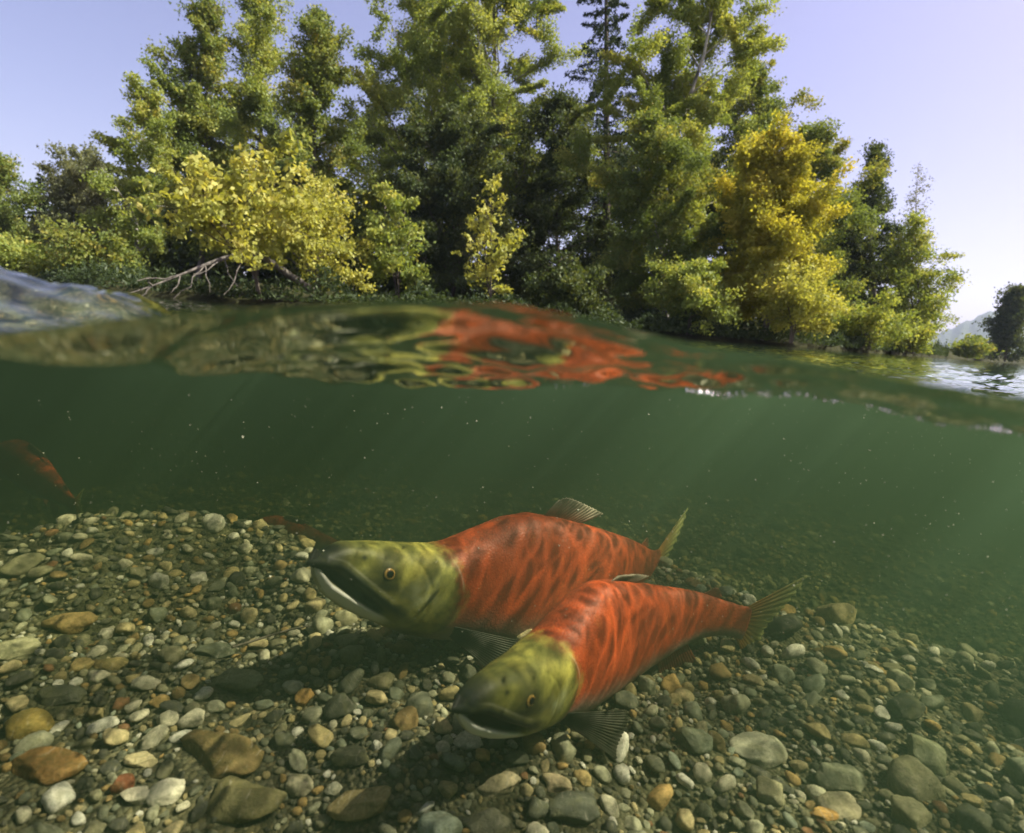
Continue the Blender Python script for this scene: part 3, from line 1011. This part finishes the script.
def twig():
    pts = [(232, 668), (250, 662), (270, 655), (290, 649), (312, 645)]
    P = []
    for x, y in pts:
        p, t = bed_hit(x, y); P.append(p + np.array([0, 0, .021]))
    P = np.array(P)
    V, F = tube(P - P[0], [.0013, .0012, .0011, .0009, .0005], 6)
    tag(mesh_np('twig', V, F, BARK['grey'], loc=P[0]), 'thin bare twig lying on the gravel left of the rear fish', 'twig')


twig()

# ------------------------------------------------------------------ salmon
PS = np.array([0, .02, .05, .09, .13, .17, .21, .25, .30, .36, .42, .50, .58, .68, .78, .86, .91, .945])
PT = np.array([.009, .018, .027, .037, .045, .052, .060, .073, .100, .130, .143, .137, .118, .092, .066, .047, .041, .044])
PB = np.array([.014, .028, .045, .060, .071, .080, .086, .090, .092, .103, .110, .110, .100, .078, .054, .041, .038, .041])
PW = np.array([.009, .018, .027, .037, .045, .051, .055, .058, .061, .064, .065, .063, .056, .044, .029, .018, .012, .007])


def smooth_prof(Y):
    x = np.linspace(-.06, 1.0, 1061)
    y = np.interp(x, PS, Y)
    k = np.hanning(31); k /= k.sum()
    yp = np.pad(y, 15, mode='edge')
    return x, np.convolve(yp, k, 'valid')


SX, ST = smooth_prof(PT); _, SB = smooth_prof(PB); _, SW = smooth_prof(PW)
fT = lambda s: np.interp(s, SX, ST)
fB = lambda s: np.interp(s, SX, SB)
fW = lambda s: np.interp(s, SX, SW)
S_CORNER = .150
fM = lambda s: -.002 - .33 * np.asarray(s)          # height of the mouth line


class Spine:
    def __init__(self, pts, roll0, roll1, uphint=(0, 0, 1)):
        P = np.asarray(pts, float)
        # Catmull-Rom through the points, then equal arc steps
        Q = np.concatenate([[2 * P[0] - P[1]], P, [2 * P[-1] - P[-2]]])
        out = []
        for i in range(1, len(Q) - 2):
            for t in np.linspace(0, 1, 60, endpoint=False):
                a, b, c, d = Q[i - 1], Q[i], Q[i + 1], Q[i + 2]
                out.append(.5 * ((2 * b) + (c - a) * t + (2 * a - 5 * b + 4 * c - d) * t * t + (-a + 3 * b - 3 * c + d) * t ** 3))
        out.append(P[-1]); C = np.array(out)
        arc = np.concatenate([[0], np.cumsum(np.linalg.norm(np.diff(C, axis=0), axis=1))])
        self.L = arc[-1] / .945
        self.s = np.linspace(0, .945, 300)
        self.C = np.stack([np.interp(self.s * self.L, arc, C[:, k]) for k in range(3)], -1)
        T = np.gradient(self.C, axis=0); T /= np.linalg.norm(T, axis=1, keepdims=True)
        k = np.hanning(25); k /= k.sum()
        T = np.stack([np.convolve(np.pad(T[:, i], 12, mode='edge'), k, 'valid') for i in range(3)], -1)
        T /= np.linalg.norm(T, axis=1, keepdims=True)
        h = np.array(uphint, float)
        U = h - T * (T @ h)[:, None]; U /= np.linalg.norm(U, axis=1, keepdims=True)
        S = np.cross(T, U)                               # left flank: up x forward, forward = -T
        S = np.cross(U, -T)
        rl = np.interp(self.s, [0, .945], [roll0, roll1])[:, None]
        self.U = U * np.cos(rl) + S * np.sin(rl); self.S = S * np.cos(rl) - U * np.sin(rl); self.T = T

    def frame(self, s):
        s = np.asarray(s, float)
        c = np.clip(s, 0, .945)
        g = lambda A: np.stack([np.interp(c, self.s, A[:, k]) for k in range(3)], -1)
        C, U, S, T = g(self.C), g(self.U), g(self.S), g(self.T)
        C = C + T * ((s - c) * self.L)[..., None]
        return C, U, S, T

    def at(self, s, x, z):
        C, U, S, T = self.frame(s)
        return C + S * (np.asarray(x) * self.L)[..., None] + U * (np.asarray(z) * self.L)[..., None]


def mat_salmon(name, head, red, dull, dim=1.0):
    t = NT(name)
    co = t.attr('fco', True)
    n1 = t.noise(co, 55, 4, .6)
    n2 = t.noise(t.mapping(co, (1.0, 1.0, .38)), 78, 6, .75, .35)      # streaks running down the flank
    n3 = t.noise(co, 16, 3, .55)
    n4 = t.noise(co, 260, 2, .6)
    wob = t.math('MULTIPLY_ADD', t.math('SUBTRACT', n1, .5), .075, t.attr('op'))
    wob = t.math('MULTIPLY_ADD', t.math('SUBTRACT', t.noise(co, 140, 4, .7), .5), .030, wob)
    hd = t.mr(wob, -.020, .022, 1.0, 0.0, True)
    # flank: red with darker blotches on the back, greyish towards the belly
    body = t.ramp(n2, [(.26, (red[0] * .52, red[1] * .58, red[2] * .9)), (.44, (red[0] * .82, red[1] * .86, red[2])), (.58, red), (.78, (red[0] * 1.25, red[1] * 2.2, red[2] * 2.4))])
    back = t.math('MULTIPLY', t.mr(t.attr('bz'), .35, 1.0), t.mr(n1, .38, .58))
    body = t.mix(t.math('MULTIPLY', back, .48), body, (.055, .018, .010))
    bel = t.mr(t.math('MULTIPLY_ADD', t.math('SUBTRACT', n1, .5), .5, t.attr('bz')), -.12, -.85, 0.0, 1.0, True)
    body = t.mix(t.math('MULTIPLY', bel, dull), body, (.20, .165, .145))
    # scales: faint net
    sc_ = t.voro(t.mapping(co, (1, 1, 1.15)), 230, 'DISTANCE_TO_EDGE')
    body = t.mix(t.mr(sc_, 0, .18, .20, 0.0), body, t.mix(1.0, body, (.45, .42, .42), 'MULTIPLY'))
    # head: olive green, paler cheek, black snout and lips, white jaw
    h1 = t.ramp(n3, [(.30, (head[0] * .40, head[1] * .45, head[2] * .55)), (.52, head), (.72, (head[0] * 1.5, head[1] * 1.4, head[2] * 1.4))])
    # crown of the head darkens towards the back line
    h1 = t.mix(t.mr(t.attr('bz'), .35, 1.0, 0, .45), h1, t.mix(1.0, h1, (.55, .55, .5), 'MULTIPLY'))
    n5 = t.noise(co, 120, 4, .65)
    h1 = t.mix(t.mr(n5, .40, .66, 0, .6), h1, t.mix(1.0, h1, (.5, .52, .5), 'MULTIPLY'))
    h1 = t.mix(t.mr(n1, .44, .62, 0, .8), h1, t.mix(1.0, h1, (.45, .5, .5), 'MULTIPLY'))
    h1 = t.mix(t.math('MULTIPLY', t.attr('ck'), t.mr(n1, .35, .6)), h1, (.36, .38, .21))
    h1 = t.mix(t.math('MULTIPLY', t.attr('dk'), t.mr(n1, .2, .45, .75, 1.0)), h1, (.016, .019, .013))
    h1 = t.mix(t.math('MULTIPLY', t.attr('jaw'), t.mr(n3, .25, .55, .78, 1.0)), h1, (.82, .82, .78))
    h1 = t.mix(t.attr('lip'), h1, (.20, .20, .13))
    h1 = t.mix(t.attr('gap'), h1, (.008, .008, .007))
    col = t.mix(hd, body, h1)
    col = t.mix(t.attr('edge'), col, (.42, .40, .33))
    bh = t.math('ADD', t.math('MULTIPLY', t.math('MULTIPLY', t.mr(sc_, 0, .25), t.mr(hd, 0, 1, 1, .15)), .15), t.math('ADD', t.math('MULTIPLY', n1, .8), t.math('MULTIPLY', n4, .15)))
    bp = t.bump(bh, .55, .0016)
    pr = t.principled(col, t.mr(n1, .3, .7, .45, .62), .22, bp)
    return t.done(pr)


def mat_fin(name, base, tip, alpha=.25):
    t = NT(name)
    u = t.attr('u'); v = t.attr('v')
    rays = t.math('SINE', t.math('MULTIPLY', u, 2 * math.pi * 15))
    col = t.mix(t.mr(v, .25, .9), base, tip)
    col = t.mix(t.mr(rays, -.2, .9, 0, .5), col, t.mix(1.0, col, (.45, .45, .45), 'MULTIPLY'))
    n = t.noise(t.n('ShaderNodeTexCoord').outputs['Object'], 60, 3)
    col = t.mix(t.mr(n, .5, .75, 0, .5), col, t.mix(1.0, col, (.5, .5, .45), 'MULTIPLY'))
    pr = t.principled(col, .45, .35)
    tl = t.n('ShaderNodeBsdfTranslucent', {'Color': col})
    m1 = t.n('ShaderNodeMixShader', {0: .5, 1: pr.outputs[0], 2: tl.outputs[0]})
    tp = t.n('ShaderNodeBsdfTransparent')
    f = t.math('MULTIPLY', t.mr(v, .15, 1.0, 0, alpha), t.mr(rays, -.6, .6, 1.0, .35))
    m2 = t.n('ShaderNodeMixShader', {0: f, 1: m1.outputs[0], 2: tp.outputs[0]})
    return t.done(m2.outputs[0])


def mat_eye():
    t = NT('salmon_eye')
    e = t.attr('ez')
    n = t.noise(t.n('ShaderNodeTexCoord').outputs['Object'], 900, 2)
    col = t.ramp(e, [(0.0, (.02, .02, .014)), (.60, (.03, .03, .018)), (.70, (.30, .19, .045)), (.80, (.40, .26, .07)), (.86, (.20, .11, .03))])
    col = t.mix(t.mr(n, .4, .7, 0, .5), col, (.06, .04, .015))
    return t.done(t.principled(col, .10, .6))


EYE = mat_eye()
PUPIL = mat_plain('pupil', (.004, .004, .005), .06, .7)
FINS = {'dorsal': mat_fin('dorsal_fin', (.22, .055, .022), (.50, .45, .36), .45),
        'tail': mat_fin('tail_fin', (.60, .30, .06), (.74, .78, .34), .55),
        'dark': mat_fin('dark_fin', (.035, .035, .025), (.085, .085, .06), .30),
        'red': mat_fin('red_fin', (.36, .085, .035), (.26, .10, .055), .30)}


def fin(name, base, tip, mat, root, origin, bow=0.0, nu=61, nv=14, power=1.0, thick=.0009, frill=.0012):
    """fan between two edge lines (functions of u); rays as ribs"""
    u = np.linspace(0, 1, nu); v = np.linspace(0, 1, nv)
    B = base(u); Tp = tip(u)
    V = B[:, None] + (Tp - B)[:, None] * (v ** power)[None, :, None]
    du = np.gradient(V, axis=0); dv = np.gradient(V, axis=1)
    N = np.cross(du, dv); N /= np.linalg.norm(N, axis=2, keepdims=True) + 1e-12
    V = V + N * (frill * np.sin(u * 2 * math.pi * 15)[:, None] * (.25 + v[None] * .75))[..., None]
    V = V + N * (bow * np.sin(u * math.pi * 1.6 + .4)[:, None] * (v[None] ** 1.6))[..., None]
    # notched outer edge
    j = np.abs(np.sin(u * math.pi * 15))
    V[:, -1] += (V[:, -1] - V[:, -2]) * (.5 * (j - .6))[:, None]
    A = V.reshape(-1, 3) - origin
    U_, V_ = np.meshgrid(u, v, indexing='ij')
    o = mesh_np(name, A, grid_faces(nu, nv), mat, root, attrs={'u': U_.ravel(), 'v': V_.ravel()})
    md = o.modifiers.new('thickness', 'SOLIDIFY'); md.thickness = thick; md.offset = 0
    return o


def make_salmon(label, pts, mat, roll0=0.0, roll1=0.0, jaw_open=.0, dorsal_up=1.0, pect=(1, 1), head_w=1.0, lod=1):
    sp = Spine(pts, roll0, roll1)
    L = sp.L
    origin = sp.frame(np.array([.45]))[0][0]
    root = empty('salmon', origin)
    tag(root, label, 'fish', 'red salmon in the water')
    # ---- body: one closed skin from snout to tail root
    s = np.concatenate([np.linspace(0, 1, 40) ** 1.7 * .06, np.linspace(.06, .30, 130 // lod)[1:], np.linspace(.30, .945, 120 // lod)[1:]])
    nph = 160 // lod
    ph = np.linspace(0, 2 * math.pi, nph, endpoint=False)
    Sg, Ph = np.meshgrid(s, ph, indexing='ij')
    tip = np.sqrt(np.clip(Sg / .018, 0, 1))
    T_, B_, W_ = fT(Sg) * tip, fB(Sg) * tip, fW(Sg) * tip
    cs, sn = np.cos(Ph), np.sin(Ph)
    z = np.where(cs > 0, T_, B_) * np.sign(cs) * np.abs(cs) ** .94
    x = W_ * np.sign(sn) * np.abs(sn) ** .86 * np.where(Sg < .3, head_w, 1)
    bz = np.where(cs > 0, z / (T_ + 1e-6), z / (B_ + 1e-6))
    m = 1 - sm(Sg, S_CORNER - .02, S_CORNER + .004)
    zm = fM(Sg)
    mz = z - zm
    side = sm(np.abs(sn), .05, .35)
    # mouth: groove with the lower jaw dropped a little, upper lip proud of it
    lower = sm(-mz, -.001, .004) * m
    z = z - lower * jaw_open * (1 - Sg / S_CORNER).clip(0, 1)
    g = np.exp(-((mz + .003) / .0058) ** 2) * m
    x = x * (1 - .58 * g)
    lip = np.exp(-((mz - .009) / .006) ** 2) * m
    x = x * (1 + .07 * lip)
    x = x * (1 - .10 * sm(-mz, .0, .02) * m)
    # hooked snout, chin tip turned up
    hook = sm(.05 - Sg, 0, .05)
    z = z - np.where(mz > 0, hook * .016, 0) + np.where(mz <= 0, hook * .010, 0)
    # skull ridge over the eye, hollow in front of it
    ex, ez_ = .113, .005
    de = np.hypot(Sg - ex, (z - ez_))
    x = x + np.sign(sn) * (.0045 * np.exp(-(de / .020) ** 2) - .0035 * np.exp(-((Sg - .075) / .02) ** 2 - ((z - .006) / .012) ** 2)) * side
    # gill cover: plate edge stands proud, then steps in
    op = Sg - (.258 - .045 * np.clip(bz - .05, 0, 1) ** 1.4 - .030 * np.clip(-bz - .35, 0, 1) ** 1.3)
    win = sm(bz, -.95, -.6) * (1 - sm(bz, .55, .85))
    fl = sm(op, -.07, -.004) * (1 - sm(op, -.003, .007)) * win
    x = x * (1 + .040 * fl)
    pre = np.exp(-((op + .062 + .02 * bz) / .0045) ** 2) * win
    x = x * (1 - .030 * pre)
    # folds along the throat and slight muscle rows on the flank
    x = x * (1 + .010 * np.sin(Sg * 160 + np.abs(bz) * 5) * sm(Sg, .3, .4) * (1 - sm(Sg, .8, .9)))
    # pigment masks; gap paints the mouth opening's darkness into the skin colour
    gap = np.clip(np.exp(-((mz + .003) / .0062) ** 2) * m * 1.25, 0, 1) * side
    jaw = sm(-mz, .0065, .011) * (1 - sm(Sg, S_CORNER - .02, S_CORNER + .02)) * (1 - .55 * sm(-bz, .93, 1.0))
    dk = np.maximum.reduce([1 - sm(Sg, .018, .072), np.exp(-((mz - .009) / .010) ** 2) * (1 - sm(Sg, .15, .20)),
                            .85 * np.exp(-(((Sg - .118) / .05) ** 2 + ((z + .014) / .016) ** 2)), .9 * np.exp(-(de / .021) ** 2), .9 * np.exp(-(((Sg - .070) / .0045) ** 2 + ((z - .015) / .0035) ** 2)),
                            .8 * sm(-bz, .72, .95) * sm(Sg, .15, .19), .55 * np.exp(-((op + .004) / .006) ** 2) * win])
    dk = np.where(jaw > .3, 0, dk)
    ck = np.exp(-(((Sg - .185) / .030) ** 2 + ((z + .012) / .024) ** 2))
    edge = np.exp(-((op - .001) / .0022) ** 2) * win * sm(bz, .05, .30) * .25
    V = sp.at(Sg.ravel(), x.ravel(), z.ravel()) - origin
    fco = np.stack([Sg.ravel() * L, np.abs(x).ravel() * L * np.where(x.ravel() >= 0, 1, 1.7), z.ravel() * L], -1)
    A = {'fco': fco, 'bz': bz.ravel(), 'op': op.ravel(), 'jaw': jaw.ravel(), 'dk': dk.ravel(), 'ck': ck.ravel(), 'gap': gap.ravel(), 'lip': (np.exp(-((mz - .0185) / .0016) ** 2) * (1 - sm(Sg, .13, .16)) * sm(Sg, .02, .05) * .7 * side).ravel(), 'edge': edge.ravel()}
    F = grid_faces(len(s), nph, True)
    last = (len(s) - 1) * nph
    body = mesh_np('body', V, F, mat, root, attrs=A)
    bm = bmesh.new(); bm.from_mesh(body.data); bm.verts.ensure_lookup_table()
    bm.faces.new([bm.verts[last + i] for i in range(nph)])
    bmesh.ops.recalc_face_normals(bm, faces=bm.faces)
    bm.to_mesh(body.data); bm.free()
    for p_ in body.data.polygons: p_.use_smooth = True
    # ---- eyes
    Vi, Fi = ICO[4]
    for sd in (1, -1):
        wx = float(np.interp(ex, PS, PW)) * .985 * head_w + .0015
        c = sp.at(np.array([ex]), np.array([sd * wx]), np.array([ez_]))[0]
        C, U, S_, T_ = (a[0] for a in sp.frame(np.array([ex])))
        n = S_ * sd * .96 + U * .20 - T_ * .18; n = n / np.linalg.norm(n)
        a1 = np.cross(n, U); a1 /= np.linalg.norm(a1); a2 = np.cross(n, a1)
        r_ = .0120 * L
        Ve = (Vi[:, :1] * a1 + Vi[:, 1:2] * a2 * .92 + Vi[:, 2:] * n * .62) * r_ + (c - n * r_ * .18) - origin
        e = mesh_np('eye', Ve, Fi, EYE, root, attrs={'ez': np.clip(Vi[:, 2], 0, 1)})
        Vp = (Vi[:, :1] * a1 * .44 + Vi[:, 1:2] * a2 * .40 + Vi[:, 2:] * n * .10) * r_ + (c + n * r_ * .42) - origin
        mesh_np('pupil', Vp, Fi, PUPIL, e)
    # ---- fins
    o = origin
    fin('dorsal_fin', lambda u: sp.at(.455 + .10 * u, 0 * u, fT(.455 + .10 * u) - .006),
        lambda u: sp.at(.455 + .10 * u + .035 + .03 * u, .006 * u, fT(.455 + .10 * u) - .004 + .068 * dorsal_up * (1 - .62 * u) * sm(u, -.35, .25)), FINS['dorsal'], root, o, .003)
    fin('adipose_fin', lambda u: sp.at(.795 + .03 * u, 0 * u, fT(.795 + .03 * u) - .004),
        lambda u: sp.at(.82 + .035 * u, 0 * u, fT(.82 + .03 * u) + .022 * np.sin(np.pi * (u * .8 + .15))), FINS['red'], root, o, 0, 21, 8, frill=.0002)

    def tail_tip(u):
        w = 2 * u - 1
        return sp.at(.945 + .062 + .058 * np.abs(w) ** 1.4, .010 * np.sin(w * 2), .150 * w * (1 + .05 * np.abs(w)))
    fin('tail_fin', lambda u: sp.at(.925 + 0 * u, 0 * u, .036 * (2 * u - 1)), tail_tip, FINS['tail'], root, o, .004, 91, 20)
    for sd, k in ((1, pect[0]), (-1, pect[1])):
        fin('pectoral_fin', lambda u: sp.at(.262 + .012 * u, sd * (fW(.262 + .012 * u) * (.80 - .22 * u)), -.052 - .022 * u),
            lambda u: sp.at(.262 + .145 - .055 * u, sd * (.050 + .050 * k + .028 * u), -.062 - .055 * u - .012 * (1 - k)), FINS['dark'], root, o, .006, 61, 16)
        fin('pelvic_fin', lambda u: sp.at(.54 + .03 * u, sd * (.016 + .004 * u), -fB(.54 + .03 * u) + .010),
            lambda u: sp.at(.54 + .085 - .03 * u, sd * (.034 + .012 * u), -fB(.57) - .062 * (1 - .25 * u)), FINS['red'], root, o, .003, 46, 12)
    fin('anal_fin', lambda u: sp.at(.675 + .095 * u, 0 * u, -fB(.675 + .095 * u) + .006),
        lambda u: sp.at(.675 + .095 * u + .045 - .012 * u, .006 * u, -fB(.675 + .095 * u) - .100 * (1 - .62 * u) * sm(u, -.5, .2)), FINS['red'], root, o, .003)
    return root


def spine_px(rows):
    return [at(x, y, d) for x, y, d in rows]


SAL_A = mat_salmon('salmon_skin', (.275, .262, .058), (.34, .050, .010), .95)
rear = make_salmon('larger red salmon behind, green head with pale jaw pointing up left',
                   spine_px([(312, 551, .490), (348, 562, .515), (395, 574, .548), (447, 584, .587), (522, 587, .65), (590, 579, .715), (630, 571, .79), (656, 566, .885)]), SAL_A,
                   roll0=R(-4), roll1=R(0), jaw_open=.011, pect=(.8, .8), dorsal_up=.72)
front = make_salmon('red salmon in front, olive head close to the gravel, body curving back to yellowish tail',
                    spine_px([(456, 698, .385), (484, 694, .405), (515, 686, .437), (548, 670, .485), (592, 650, .56), (640, 631, .62), (688, 619, .668), (721, 619, .698), (746, 624, .722)]), SAL_A,
                    roll0=R(4), roll1=R(-4), jaw_open=.012, dorsal_up=.22, pect=(1.0, .8))


def copy_tree(o, parent=None):
    c = o.copy(); COL.objects.link(c)
    if parent: c.parent = parent
    for ch in list(o.children): copy_tree(ch, c)
    return c


far1 = make_salmon('dim dark red salmon in the murk at the far left',
                   spine_px([(-30, 442, 1.62), (-14, 449, 1.58), (2, 456, 1.54), (18, 464, 1.50), (34, 474, 1.46), (50, 486, 1.42), (64, 497, 1.38), (76, 507, 1.34)]), SAL_A, lod=4, dorsal_up=.5)
far2 = copy_tree(far1)
far2.location = at(282, 540, 1.30); far2.rotation_euler = (0, R(-14), R(12))
far2['label'] = 'barely visible reddish salmon in the murk just behind the rear salmon snout'


# ------------------------------------------------------------------ specks drifting in the water, bubbles under the surface
def specks():
    r = np.random.default_rng(91)
    V0, F0 = ICO[1]
    Vs, Fs = [], []; n = 0; k = 0
    while k < 1100:
        px = 1024 * r.uniform() ** .75; py = r.uniform(395, 640)
        d = r.uniform(.36, 1.1)
        p = at(px, py, d)
        if p[2] > water_z(p[0], p[1]) - .01 or p[2] < bed_z(p[0], p[1]) + .01: continue
        s = r.uniform(.00020, .00046) * (1 if r.uniform() < .9 else 1.7)
        Vs.append(V0 * s * r.uniform(.7, 1.3, 3) + p); Fs.append(F0 + n); n += len(V0); k += 1
    tag(mesh_np('drifting_silt', np.concatenate(Vs), np.concatenate(Fs), mat_plain('silt', (.55, .56, .46), .8, .2)), kind='stuff')


def bubbles():
    r = np.random.default_rng(92)
    V0, F0 = ICO[2]
    t = NT('bubble')
    gl = t.n('ShaderNodeBsdfGlossy', {'Color': (.95, .97, .95), 'Roughness': .04})
    tp = t.n('ShaderNodeBsdfTransparent', {'Color': (.95, .97, .95)})
    lw = t.n('ShaderNodeLayerWeight', {'Blend': .55})
    m = t.done(t.n('ShaderNodeMixShader', {0: t.math('ADD', t.math('MULTIPLY', lw.outputs['Facing'], .7), .3), 1: tp.outputs[0], 2: gl.outputs[0]}).outputs[0])
    Vs, Fs = [], []; n = 0
    for k in range(1000):
        px = r.uniform(690, 1030) if r.uniform() < .82 else r.uniform(550, 700)
        az = _azel(px, 395)[0]
        r1 = float(np.interp(az, _az, _r1)) * (1 + abs(r.normal()) * .22 - .05)
        x, y = r1 * math.sin(az), r1 * math.cos(az)
        s = .00028 + .0005 * r.uniform() ** 2.5 * (1.3 if r.uniform() < .12 else 1)
        z = float(water_z(np.array([x]), np.array([y]))[0]) - s * .9
        Vs.append(V0 * s + np.array([x, y, z])); Fs.append(F0 + n); n += len(V0)
    tag(mesh_np('bubbles', np.concatenate(Vs), np.concatenate(Fs), m), kind='stuff')


specks()
bubbles()
